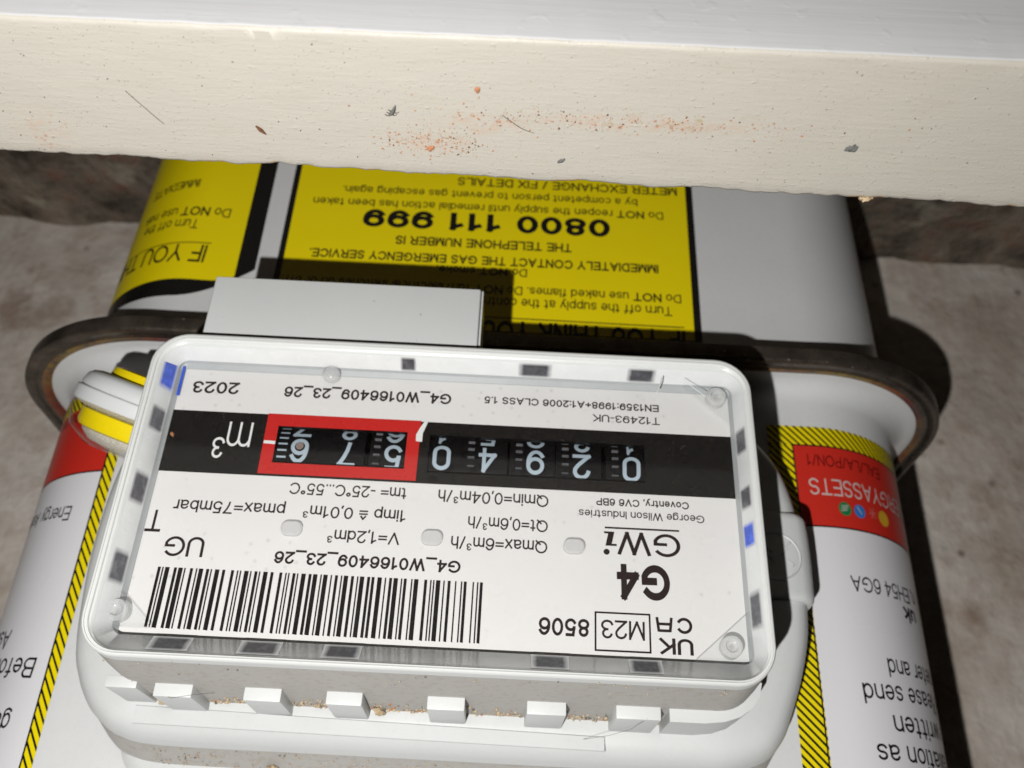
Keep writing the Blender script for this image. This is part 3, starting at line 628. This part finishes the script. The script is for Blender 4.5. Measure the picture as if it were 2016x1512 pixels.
# refracted look of dark slots and blue tabs, painted as patches on the bezel wall
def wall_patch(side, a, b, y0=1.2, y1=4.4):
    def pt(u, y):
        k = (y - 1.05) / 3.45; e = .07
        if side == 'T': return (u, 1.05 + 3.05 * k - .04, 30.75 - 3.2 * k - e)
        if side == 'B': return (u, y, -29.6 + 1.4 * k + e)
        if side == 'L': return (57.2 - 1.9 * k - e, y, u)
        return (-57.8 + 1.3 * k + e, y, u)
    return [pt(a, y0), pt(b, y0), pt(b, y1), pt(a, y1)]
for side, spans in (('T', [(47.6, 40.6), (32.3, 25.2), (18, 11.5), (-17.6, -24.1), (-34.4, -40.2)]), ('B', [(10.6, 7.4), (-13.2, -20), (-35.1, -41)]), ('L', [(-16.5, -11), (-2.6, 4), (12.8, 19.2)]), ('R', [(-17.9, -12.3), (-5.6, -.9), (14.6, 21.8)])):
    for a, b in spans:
        mb = MB(); mb.face(wall_patch(side, a, b), 'refract_x' if side in 'TB' else 'refract_z'); mb.build('tab_or_refraction', index, fix=False)
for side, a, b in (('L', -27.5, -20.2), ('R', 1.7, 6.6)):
    mb = MB(); mb.face(wall_patch(side, a, b), 'refract_blue_z'); tag(mb.build('tab_or_refraction', index, fix=False), 'painted blue refraction of a tab on the bezel wall')
mb = MB(); mb.box(54.2, 54.7, 5.2, 5.65, -27.2, -20.6, 'blue'); tag(mb.build('tab_or_refraction', index), 'thin blue bezel tab')

# printed plate with two windows
YP = 6.0
def P(u, v, lift=0): return (u, YP - lift, v)
WB = (-38.7, 3.5, -14.75, -6.7); WR = (8.0, 33.5, -15.1, -7.15)
def holed(mb, x0, x1, z0, z1, holes, mat, lift):
    xs_ = sorted({x0, x1, *[min(max(h[i], x0), x1) for h in holes for i in (0, 1)]}); zs_ = sorted({z0, z1, *[min(max(h[i], z0), z1) for h in holes for i in (2, 3)]})
    for i in range(len(xs_) - 1):
        for j in range(len(zs_) - 1):
            cx, cz = (xs_[i] + xs_[i + 1]) / 2, (zs_[j] + zs_[j + 1]) / 2
            if any(h[0] < cx < h[1] and h[2] < cz < h[3] for h in holes): continue
            mb.face([P(xs_[i], zs_[j], lift), P(xs_[i + 1], zs_[j], lift), P(xs_[i + 1], zs_[j + 1], lift), P(xs_[i], zs_[j + 1], lift)], mat)
mb = MB()
holed(mb, -56.1, 54.9, -27.2, 27.2, [WB, WR], 'plate', 0)
holed(mb, -56.05, 54.85, -17.6, -4.3, [WB, WR], 'band', .04)
holed(mb, 5.5, 35.9, -17.75, -4.75, [WR], 'red', .08)
for h_ in (WB, WR):
    e = .0
    x0, x1, z0, z1 = h_
    c0 = [(x0, YP - .08, z0), (x1, YP - .08, z0), (x1, YP - .08, z1), (x0, YP - .08, z1)]; c1 = [(p[0], YP + 1.0, p[2]) for p in c0]
    mb.loft([c0, c1], 'wheel')
TX = [('2023', 42.8, -24.4, 52.1, -24.3, 2.7, .17), ('G4_W0166409_23_26', 0, -24.2, 33.6, -24.1, 2.4, .18), ('EN1359:1998+A1:2006 CLASS 1.5', -41.9, -24.0, -6.7, -24.1, 1.6, .17), ('T12493-UK', -42, -21.1, -28.6, -21.2, 1.65, .14),
 ('Qmin=0,04m³/h', -20.1, -3.1, .9, -3.2, 2.45, .13), ('tm= -25ºC...55ºC', 7, -3.2, 29.2, -3.2, 2.4, .13), ('pmax=75mbar', 29.4, 1.3, 50.3, 1.4, 2.45, .13), ('1imp ≙ 0,01m³', 6.6, 1.4, 26, 1.3, 2.35, .13),
 ('Qt=0,6m³/h', -20.1, 2, -5.1, 1.9, 2.4, .13), ('V=1,2dm³', 7.4, 5.9, 20.8, 5.9, 2.4, .13), ('Qmax=6m³/h', -20.1, 6.1, -2.2, 6, 2.45, .13), ('UG', 43, 8.6, 50.2, 8.7, 3.85, .13), ('T', 51.7, 3.7, 54.6, 3.7, 4.3, .13),
 ('Coventry, CV6 6BP', -46.9, -3.1, -29.2, -3.1, 1.5, .17), ('George Wilson Industries', -49.7, -.5, -25.9, -.6, 1.55, .13), ('GW', -44.9, 3.6, -33.2, 3.5, 4.5, .13), ('G4', -42.6, 9.7, -32.9, 9.8, 6.7, .21),
 ('M23', -37.8, 20.4, -30, 20.3, 3.35, .12), ('8506', -27.9, 20.4, -18.9, 20.4, 3.2, .17), ('UK', -46.3, 23.1, -40.3, 23.1, 2.85, .17), ('C', -46.3, 19.3, -43.6, 19.3, 2.9, .18), ('G4_W0166409_23_26', -4.3, 10.75, 29.8, 10.55, 2.35, .18)]
for s, a, b, c_, d, h, wt in TX:
    put_text(mb, s, a, b, c_, d, h, wt, P, 'ink_soft', .05)
# m3 on the black band
put_text(mb, 'm', 38.4, -15.5, 43.1, -15.5, 7.2, .075, P, 'white_ink', .1); put_text(mb, '3', 43.3, -12.0, 45.6, -12.0, 4.5, .12, P, 'white_ink', .1)
mb.face([P(33.55, -11.75, .12), P(35.8, -11.8, .12), P(35.8, -11.15, .12), P(33.55, -11.05, .12)], 'white_ink')
mb.face([P(4.2, -17.5, .13), P(5.0, -15.0, .13), P(5.0, -13.1, .13), P(6.2, -13.2, .13), P(6.3, -14.6, .13), P(5.6, -16.3, .13), P(4.9, -17.6, .13)], 'white_ink')
# logo line, slanted i, stencil A, frame round M23
mb.face([P(-44.8, 2.65, .05), P(-30.8, 2.65, .05), P(-30.8, 3.0, .05), P(-44.8, 3.0, .05)], 'ink_soft')
mb.face([P(-32.6, 3.6, .06), P(-31.5, 3.6, .06), P(-30.9, 6.4, .06), P(-32.0, 6.4, .06)], 'ink_soft'); mb.face([P(-33.0, 6.0, .065), P(-31.9, 6.0, .065), P(-31.9, 6.4, .065), P(-33.0, 6.4, .065)], 'ink_soft'); mb.face([P(-31.6, 3.6, .065), P(-30.6, 3.6, .065), P(-30.7, 4.0, .065), P(-31.6, 4.0, .065)], 'ink_soft'); disc(mb, (-31.1, 7.6), .58, 'ink_soft', .06, P, 16)
for a, b in (((-42.6, 19.4), (-42.3, 22.0)), ((-42.3, 21.8), (-40.3, 21.8)), ((-40.3, 22.0), (-40.0, 19.4)), ((-42.4, 20.6), (-40.2, 20.6))): line(mb, a, b, .5, 'ink_soft', .052 + random.random() * .02, P)
for a, b in (((-38.8, 19.05), (-28.9, 19.05)), ((-38.8, 25.8), (-28.9, 25.8)), ((-38.7, 18.9), (-38.7, 25.95)), ((-29.0, 18.9), (-29.0, 25.95))): line(mb, a, b, .32, 'ink', .05 + random.random() * .02, P)
# barcode (Code 128 B)
C128 = '212222 222122 222221 121223 121322 131222 122213 122312 132212 221213 221312 231212 112232 122132 122231 113222 123122 123221 223211 221132 221231 213212 223112 312131 311222 321122 321221 312212 322112 322211 212123 212321 232121 111323 131123 131321 112313 132113 132311 211313 231113 231311 112133 112331 132131 113123 113321 133121 313121 211331 231131 213113 213311 213131 311123 311321 331121 312113 312311 332111 314111 221411 431111 111224 111422 121124 121421 141122 141221 112214 112412 122114 122411 142112 142211 241211 221114 413111 241112 134111 111242 121142 121241 114212 124112 124211 411212 421112 421211 212141 214121 412121 111143 111341 131141 114113 114311 411113 411311 113141 114131 311141 411131 211412 211214 211232'.split()
codes = [104] + [ord(ch) - 32 for ch in 'G4_W0166409_23_26']; codes.append((104 + sum(i * c for i, c in enumerate(codes) if i)) % 103)
bits = ''.join(C128[c] for c in codes) + '2331112'
tot = sum(int(b) for b in bits); mod = (50.45 + 8.55) / tot; xx = -8.55
for i, b in enumerate(bits):
    wd = int(b) * mod
    if i % 2 == 0: mb.face([P(xx, 14.6, .05), P(xx + wd, 14.6 - .012 * wd, .05), P(xx + wd, 25.6, .05), P(xx, 25.7, .05)], 'ink')
    xx += wd
plate = mb.build('dial_plate', index, 30, fix=False)

# counter wheels
AX_Y, AX_Z, RW = YP + 1.1 + 9.2, -11.0, 9.2
def wheel_pt(x, ang, r): return (x, AX_Y - r * math.cos(ang), AX_Z + r * math.sin(ang))
for i, (dg, cx, dz) in enumerate([(0, -36.3, .5), (2, -26.5, .5), (9, -17.4, 0), (4, -8.0, 0), (0, 1.0, 0), (5, 10.5, .45), (7, 19.6, .3), (6, 28.9, 0)]):
    mb = MB(); xw = cx + (0.6 if cx < 5 else 1.0); x0, x1 = xw - 4.45, xw + 4.45
    if i == 0: x0 = cx - 3.2
    if i == 4: x0, x1 = cx - 4.2, cx + 2.9
    if i == 5: x0, x1 = cx - 3.1, cx + 4.6
    if i == 7: x0, x1 = cx - 3.9, cx + 5.2
    circ = lambda x, r: [wheel_pt(x, 2 * math.pi * k / 60, r) for k in range(60)]
    mb.loft([circ(x0, RW - .5), circ(x0, RW), circ(x1, RW), circ(x1, RW - .5)], 'wheel', True, 'wheel', 'wheel')
    def on_wheel(u, v, lift, cx=cx, dz=dz): return wheel_pt(cx + u, (v + dz) / RW, RW + lift)
    for k in (-2, -1, 0, 1):
        d_ = (dg + (-k)) % 10; zc = .42 + k * 2 * math.pi * RW / 10
        put_text(mb, '\u00d8' if d_ == 0 else str(d_), -1.75 if d_ != 1 else -.6, zc - 2.6, 1.75 if d_ != 1 else 1.0, zc - 2.6, 5.2, .15, on_wheel, 'digit', .03)
    if i == 7:
        mb.face([on_wheel(.05 + .78 * math.cos(q * .3927), -.52 + .82 * math.sin(q * .3927), .07) for q in range(16)], 'magnet')
        for k in range(-8, 9):
            a, b = k * 1.38 + .35, k * 1.38 + .72; mb.face([on_wheel(u, v, .03) for u, v in ((2.5, a), (4.3, a), (4.3, b), (2.5, b))], 'digit')
    elif i not in (4, 6):
        for k in range(-7, 8):
            a, b = k * 1.75, k * 1.75 + .4
            mb.faces([on_wheel(u, v, l) for u, v, l in ((2.6, a, 0), (3.9, a, 0), (3.9, b, 0), (2.6, b, 0), (2.6, a + .1, .5), (3.9, a + .1, .5), (3.9, b - .1, .5), (2.6, b - .1, .5))], [(4, 5, 6, 7), (0, 1, 5, 4), (1, 2, 6, 5), (2, 3, 7, 6), (3, 0, 4, 7)], 'ridge')
    mb.build('counter_wheel', index, 30, fix=False)
mb = MB(); mb.box(-44, 40, 27.3, 28.5, -26, 10, 'wheel'); mb.build('counter_back_wall', index)
# clear cover and its moulded details
mb = MB(); mb.loft([rrect(-57.95, 57.5, -29.9, 30.85, 5.2, .95), rrect(-57.95, 57.5, -29.9, 30.85, 5.2, .5)], 'clear', True, 'clear', 'clear'); cover = mb.build('window_cover', index, 30)
for lx, lz in ((27.5, 6.2), (1.4, 6.7), (-25.0, 7.0)):
    mb = MB(); mb.loft([rrect(lx - 2.0, lx + 2.0, lz - 1.45, lz + 1.45, 1.3, YP - .05, 6), rrect(lx - 2.0, lx + 2.0, lz - 1.45, lz + 1.45, 1.3, YP - .8, 6), rrect(lx - 1.7, lx + 1.7, lz - 1.15, lz + 1.15, 1.05, YP - 1.1, 6), rrect(lx - 1.0, lx + 1.0, lz - .5, lz + .5, .45, YP - 1.15, 6)], 'milky', True, None, 'milky'); mb.build('moulded_lug', cover, 30)
for px, pz, sx_, sz_ in ((-53.2, -25.4, -1, -1), (55.0, 23.4, 1, 1), (-52.6, 24.6, -1, 1)):
    mb = MB(); k = 8.5; tri = [(px + sx_ * 3.6, pz + sz_ * 2.6), (px - sx_ * k * .75, pz + sz_ * 2.6), (px + sx_ * 3.6, pz - sz_ * k * .75)]
    mb.loft([[(a, 5.3, b) for a, b in tri], [(a, 3.9, b) for a, b in tri]], 'clear', True, 'clear', 'clear')
    rr_ = [(2.0, 5.4), (2.0, 3.6), (1.75, 3.2), (1.2, 3.2), (.9, 3.7), (.5, 3.9)]
    mb.loft([[(px + r_ * math.cos(2 * math.pi * q / 24), y_, pz + r_ * math.sin(2 * math.pi * q / 24)) for q in range(24)] for r_, y_ in rr_], 'milky', True, None, 'milky'); mb.build('corner_post', cover, 30)
mb = MB(); mb.loft([[(24.5 + r_ * math.cos(2 * math.pi * q / 24), y_, -26.7 + r_ * math.sin(2 * math.pi * q / 24)) for q in range(24)] for r_, y_ in [(1.8, 5.5), (1.8, 4.2), (1.4, 3.7), (.8, 3.4), (.3, 3.3)]], 'milky', True, None, 'milky'); mb.build('moulded_pin', cover, 40)

# locking tabs along the top of the housing
for x0, x1 in ((53.2, 59.0), (43.0, 50.0), (26.9, 33.7), (12.2, 18.8), (-6.4, .5), (-24.8, -17.6), (-42.0, -33.8)):
    mb = MB(); z1 = 35.2 if x1 < 55 else 34.0
    mb.box(x0, x1, 16.5, 30, 31.8, z1, 'abs', .35); mb.build('locking_tab', index)
mb = MB(); prof_ = [(-43.6, 35.2), (-50, 35.2), (-53.5, 34.8), (-56.5, 33.8), (-58.8, 32.2), (-60.4, 30), (-61, 27.5), (-59.5, 27.5), (-57, 30.5), (-43.6, 31.5)]
mb.loft([[(x, 17.0, z) for x, z in prof_], [(x, 30.0, z) for x, z in prof_]], 'abs', True, 'abs', 'abs'); tag(mb.build('locking_tab', index, 50), 'long curved end tab')

# rounded body the index sits on
OUT = [(47, 40.6), (20, 40.7), (-20, 40.9), (-50, 41.0), (-58, 40.6), (-65.3, 38.2), (-68.9, 34.6), (-71.2, 29.7), (-74.1, 22), (-76.3, 13), (-76.9, 2), (-76.8, -10), (-75.4, -18.5), (-72.6, -25.5), (-67, -32), (-59, -36), (-30, -37), (30, -37), (58, -36), (66.5, -32), (72, -24), (74.8, -12), (75.4, 4), (74.4, 17), (73.1, 24.7), (71.4, 28.9), (69.9, 31.7), (67.3, 35.2), (63.9, 37.9), (61, 39.2), (56.7, 40.2)]
def spl(pts, sub=4):
    out = []; n_ = len(pts)
    for i in range(n_):
        p0, p1, p2, p3 = (Vector((*pts[(i + k) % n_], 0)) for k in (-1, 0, 1, 2))
        for k in range(sub):
            t_ = k / sub; q = .5 * ((2 * p1) + (p2 - p0) * t_ + (2 * p0 - 5 * p1 + 4 * p2 - p3) * t_ ** 2 + (3 * p1 - p0 - 3 * p2 + p3) * t_ ** 3); out.append((q.x, q.y))
    return out
OUTS = spl(OUT)
def inset(pts, d):
    out = []; n_ = len(pts)
    for i in range(n_):
        a, b = pts[i - 1], pts[(i + 1) % n_]; dx, dz = b[0] - a[0], b[1] - a[1]; l = math.hypot(dx, dz); out.append((pts[i][0] - dz / l * d * -1 * -1, pts[i][1] + dx / l * d * -1 * -1))
    return out
area = sum(OUTS[i - 1][0] * OUTS[i][1] - OUTS[i][0] * OUTS[i - 1][1] for i in range(len(OUTS)))
SG = 1 if area > 0 else -1
def ol(y, d, lift=0): return [(x, y, z + lift * max(0, min(1, (z - 20) / 18))) for x, z in inset(OUTS, d * SG)]
mb = MB()
mb.loft([ol(44, 0, 2.6), ol(40, 0, 1.3), ol(36, 0, .2), ol(33.5, .15), ol(31.5, .9), ol(30.2, 2.0), ol(29.4, 3.6), ol(29.05, 6), ol(29.0, 9)], ['abs_dust', 'abs_dust', 'abs', 'abs', 'abs', 'abs', 'abs', 'abs'], True, 'abs', 'abs')
body = mb.build('index_base', meter, 50)
mb = MB()  # raised panel along the upper front of the base
mb.loft([[(x, 29.2, z) for x, z in ((57, 34.6), (-33.2, 36.3), (-33.2, 39.0), (57, 38.0))], [(x, 28.75, z) for x, z in ((57, 34.75), (-33.0, 36.45), (-33.0, 38.9), (57, 37.9))]], 'abs', True, None, 'abs'); mb.build('base_panel', body, 20)
mb = MB(); mb.loft([rrect(-66.5, 65, -20, 50, 15, 46.5), rrect(-66.5, 65, -20, 50, 15, 45.2), rrect(-65, 63.5, -18.5, 48.6, 14, 44.0), rrect(-64, 62.5, -18, 47.5, 13.5, 43.8)], 'abs', True, None, 'abs'); mb.build('index_backplate', meter, 50)
# seal cap on the side of the base
cap_pts = [p for p in OUT if -14 < p[1] < 9 and p[0] < -70]
zz = [-11.8, -11.7, -11.3, -10.6] + [-9.8 + 15.6 * k / 10 for k in range(11)] + [6.6, 7.3, 7.7, 7.8]
soft = {-11.8: .9, -11.7: .5, -11.3: .18, 7.3: .18, 7.7: .5, 7.8: .9}
def xo(z): # outer edge of the base at height z
    c_ = [(abs(q[1] - z), q[0]) for q in OUTS if q[0] < -60]; return min(c_)[1]
mb = MB(); prof_c = [(0.0, 40.0), (-1.0, 36), (-1.1, 33.5), (-.9, 31.4), (.2, 29.6), (2.2, 28.5), (6, 28.2), (14, 28.1)]
mb.loft([[(xo(z) + a + soft.get(z, 0), b + soft.get(z, 0) * .8, z) for z in zz] for a, b in prof_c], 'abs', False)
for z_ in (zz[0], zz[-1]): mb.face([(xo(z_) + a + soft[z_], b + soft[z_] * .8, z_) for a, b in prof_c] + [(xo(z_) + 14, 40, z_)], 'abs')
capo = mb.build('seal_cap', body, 50)
mb = MB(); cc = (-69.5, -1.4); n_ = 40
mb.loft([[(cc[0] + r_ * math.cos(2 * math.pi * q / n_), y_ + .0, cc[1] + r_ * math.sin(2 * math.pi * q / n_)) for q in range(n_)] for r_, y_ in ((5.4, 28.35), (5.2, 27.95), (4.9, 28.2))], 'abs', True)
for q in range(9):
    a = random.random() * 6.28; r_ = 1 + 3 * random.random(); p = Vector((cc[0] + r_ * math.cos(a), 28.1, cc[1] + r_ * math.sin(a)))
    mb.tube([p + Vector((.6 * math.sin(k * 1.3 + q), 0, .45 * (k - 1.5))) for k in range(4)], .12, 'abs', 5)
mb.build('embossed_roundel', capo, 40)

# port cover hanging from the underside of the index
mb = MB(); mb.box(-4.6, 51.8, 3.2, 17, -48.6, -32.6, 'abs_port', .5, 3); port = mb.build('port_cover', index)
mb = MB(); mb.box(-5.15, -4.75, 3.6, 16.6, -48.3, -32.8, 'abs', .1); mb.build('cover_lid_edge', port)

# round tamper seal
C0 = Vector((65.4, 19.5, -24.9)); A_ = Vector((.305, .37, .877)).normalized(); U_ = Vector((.945, 0, -.3287)).normalized(); V_ = U_.cross(A_) * -1
def sd_loop(t_, ru, rv, n_=48): return [C0 + A_ * t_ + U_ * (ru * math.cos(2 * math.pi * k / n_)) + V_ * (rv * math.sin(2 * math.pi * k / n_)) for k in range(n_)]
def stack(pr, mats, k=.8): 
    mb = MB(); mb.loft([sd_loop(t_, r_, r_ * k) for t_, r_ in pr], mats, True, mats if isinstance(mats, str) else mats[0], mats if isinstance(mats, str) else mats[-1]); return mb
seal = stack([(-3.8, 12.0), (-3.4, 13.6), (-2.6, 14.6), (-1, 15.2), (-.25, 15.2), (-.2, 14.9), (.0, 14.9), (.05, 15.6), (.3, 15.8), (2.4, 15.9), (3.0, 15.6), (3.6, 14.4), (4.1, 12.4)], ['seal_grey'] * 10 + ['grit', 'grit']).build('tamper_seal', meter, 30)
stack([(4.1, 12.2), (4.4, 13.0), (7.0, 13.1), (7.9, 12.6), (8.2, 11.6)], 'seal_yellow').build('yellow_disc', seal, 40)
stack([(-5.9, 8.5), (-5.6, 9.8), (-3.7, 10.4)], 'seal_yellow').build('yellow_button', seal, 40)
stack([(8.25, 11.6), (8.9, 11.4), (10.4, 9.5), (11.4, 5.0)], ['grit', 'grit', 'milky']).build('clear_nose', seal, 40)
stack([(3.0, 15.3), (4.6, 15.6), (8.6, 14.4), (11.4, 10.2)], 'clear').build('clear_skirt', seal, 40)

# ------------------------------------------------------------------ grit, dust, crumbs
mb = MB(); rnd = random.Random(3)
teeth_gap = [(50.3, 53), (34, 42.8), (19, 26.6), (.7, 12), (-17.4, -6.6), (-33.6, -25), (-43.5, -42.2)]
for _ in range(560):
    g = rnd.choice(teeth_gap); x = rnd.uniform(*g); y = 28.9 - abs(rnd.gauss(0, 2.6)) ** 1; z = 32.5 + y * .025 + rnd.uniform(0, .35)
    r_ = rnd.choice([.12, .15, .18, .25, .3, .45]); mb.blob((x, y, z), r_ * rnd.uniform(.7, 1.2), rnd.choice(['sand', 'sand', 'mort', 'mort', 'sand', 'brick', 'greygrit']), .5, 1, (1, .8, .7))
for _ in range(260):
    x = rnd.uniform(-52, 55); y = rnd.uniform(2, 28); mb.blob((x, y, 32.2 + y * .035), rnd.choice([.07, .1, .14, .2]), rnd.choice(['sand', 'sand', 'mort', 'greygrit']), .5, 1, (1, .8, .6))
for _ in range(420):
    x = rnd.uniform(-50, 56); y = rnd.uniform(36, 43.6); mb.blob((x, y, 40.95 + max(0, (y - 36)) * .3), rnd.choice([.08, .12, .16, .26]), rnd.choice(['sand', 'sand', 'mort', 'mort', 'greygrit']), .5, 1, (1, .8, .6))
o = mb.build('mortar_sand', None, 80, (0, 25, 33)); tag(o, 'pale mortar sand caught on the ledges of the counter housing', 'sand', None, 'stuff')
mb = MB()
for _ in range(420):
    x = rnd.uniform(-80, 80); y = rnd.uniform(-75, -51); mb.blob((x, y, ZR + .04), rnd.choice([.04, .05, .06, .07, .09, .13]), rnd.choice(['dark', 'greygrit', 'greygrit', 'splint', 'sand', 'sand']), .5, 1, (1.2, .8, .5))
for _ in range(900):
    if rnd.random() < .5: x, y = rnd.gauss(2, 4.5), rnd.gauss(-57, 1.7)
    else: x, y = rnd.gauss(-26, 15), rnd.gauss(-62.8, 1.1)
    y = min(y, -51.2)
    mb.blob((x, y, ZR + .05), rnd.choice([.04, .05, .05, .06, .08, .1, .16]), rnd.choice(['brick', 'brick', 'brick', 'brick', 'sand', 'splint']), .5, 1, (1.2, .9, .5))
o = mb.build('brick_dust', None, 80, (0, -63, ZR)); tag(o, 'orange brick dust and dark grit strewn over the cream rail', 'dust', None, 'stuff')

def crumb(name, c, r_, mat, label, cat, sq=(1, .8, .6), sub=3, jit=.5):
    mb = MB(); mb.blob((0, 0, 0), r_, mat, jit, sub, sq); mb.v = [tuple(Vector(p) + Vector(c)) for p in mb.v]
    return tag(mb.build(name, None, 50, c), label, cat)
crumb('mortar_crumb', (31.9, 42.0, 43.6), 1.5, 'mort', 'largest sandy mortar crumb, on the dusty ledge at the bottom edge of the photo', 'crumb')
crumb('mortar_crumb', (10.2, 27.6, 33.9), 1.0, 'mort', 'sandy mortar crumb lodged between two locking tabs under the barcode', 'crumb', (1.4, .8, .7))
crumb('mortar_crumb', (51.2, 26.5, 34.0), 1.1, 'mort', 'tan mortar crumb wedged between the two tabs nearest the tamper seal side', 'crumb')
crumb('paint_flake', (-65.5, -49.2, ZR - .5), .75, 'mort', 'pale tan flake stuck on the rail edge above the grey casing', 'flake', (1.1, .8, .9))
crumb('grit_lump', (-59.6, -60.1, ZR + .15), .62, 'greygrit', 'dark grey grit lump alone on the right end of the cream rail', 'grit', (1.2, .9, .5))
crumb('grit_lump', (-17.7, -54.5, ZR + .12), .4, 'greygrit', 'small grey grit lump near the rail edge above the yellow notice', 'grit', (1.6, .7, .5))
crumb('brick_crumb', (-5.1, -67.6, ZR + .15), .42, 'brick', 'orange brick crumb highest up on the rail, apart from the drift', 'crumb')
crumb('brick_crumb', (1.9, -55.9, ZR + .2), .5, 'brick', 'orange brick crumb in the middle of the brick dust drift on the rail', 'crumb')
crumb('brick_flake', (53.6, 5.7, -12.0), .5, 'brick', 'tiny orange flake on the black counter band beside the m³ mark', 'flake', (1.5, .3, .7))
mb = MB(); mb.tube([(27.4, -58.6, ZR + .15), (26.8, -57.9, ZR + .25), (26.2, -57.0, ZR + .15)], [.12, .3, .08], 'splint', 6); tag(mb.build('wood_splinter', None, 60, (26.6, -57.8, ZR)), 'brown wood splinter lying on the left part of the cream rail', 'splinter')
mb = MB()
mb.tube([(7.6, -62.0, ZR + .2), (7.2, -62.6, ZR + .45), (6.8, -63.3, ZR + .4), (6.5, -64.0, ZR + .15)], [.1, .28, .24, .08], 'greygrit', 7)
bug = tag(mb.build('dead_insect', None, 60, (7, -63, ZR)), 'tiny dark grey dead insect on the rail beside the brick dust', 'insect')
for k, s_ in ((0, 1), (.45, 1), (.9, 1), (.1, -1), (.55, -1)):
    mb = MB(); b0 = Vector((7.3 - k * .6, -62.4 - k, ZR + .4)); mb.tube([b0, b0 + Vector((s_ * .45, .1, .15)), b0 + Vector((s_ * .85, .3, -.33))], .05, 'dark', 4); mb.build('leg', bug, origin=None).location = -Vector((7, -63, ZR)) * MM
def strand(name, pts, r_, mat, label, cat, wob=.3):
    sub = []
    for i in range(len(pts) - 1):
        for k in range(6):
            t_ = k / 6; p = Vector(pts[i]).lerp(Vector(pts[i + 1]), t_); sub.append(p)
    sub.append(Vector(pts[-1])); n_ = len(sub)
    sub = [p + Vector((0, wob * math.sin(i / n_ * 3.1), 0)) for i, p in enumerate(sub)]
    mb = MB(); mb.tube(sub, r_, mat, 5); return tag(mb.build(name, None, 80, tuple(sub[n_ // 2])), label, cat)
strand('hair', [(44.7, -64.2, ZR + .15), (42.9, -61.5, ZR + .2), (41.0, -58.1, ZR + .12)], .026, 'hair', 'short dark hair lying slantwise on the left of the cream rail', 'hair')
strand('hair', [(-8.6, -63.2, ZR + .15), (-11.4, -61.2, ZR + .25), (-13.4, -60.0, ZR + .12)], .03, 'hair', 'short dark hair on the cream rail beside the orange drift', 'hair')
strand('hair', [(50.6, 17.5, 33.9), (46.5, 16.2, 35.4), (42.6, 16.2, 34.6), (40, 20, 33.4)], .035, 'hair', 'curved hair across the second locking tab below the barcode', 'hair')
strand('hair', [(-39.5, 16.4, 34.9), (-37, 20, 36.2), (-33.5, 24, 36.8), (-29, 28.6, 37.0)], .03, 'hair', 'fine hair hanging off the last small tab by the curved end tab', 'hair')
strand('fibre', [(-41.8, .35, -27.2), (-41.4, .25, -25.6), (-40.6, .35, -23.8)], .13, 'fibre', 'short white fibre on the clear window near the corner post', 'fibre', .05)
strand('fibre', [(-46, .35, -27.0), (-47.8, .25, -25.3), (-50, .35, -23.6)], .07, 'fibre', 'thin curved white fibre on the window beside the shorter one', 'fibre', .05)
for o_ in bpy.data.objects:
    for nm, gr in (('mortar_crumb', 'mortar crumbs on the counter housing'), ('brick_crumb', 'brick crumbs on the cream rail'), ('grit_lump', 'grit lumps on the cream rail'), ('hair', 'hairs stuck to the rail and the housing'), ('fibre', 'white fibres on the clear window')):
        if o_.parent is None and o_.name.split('.')[0] == nm: o_['group'] = gr
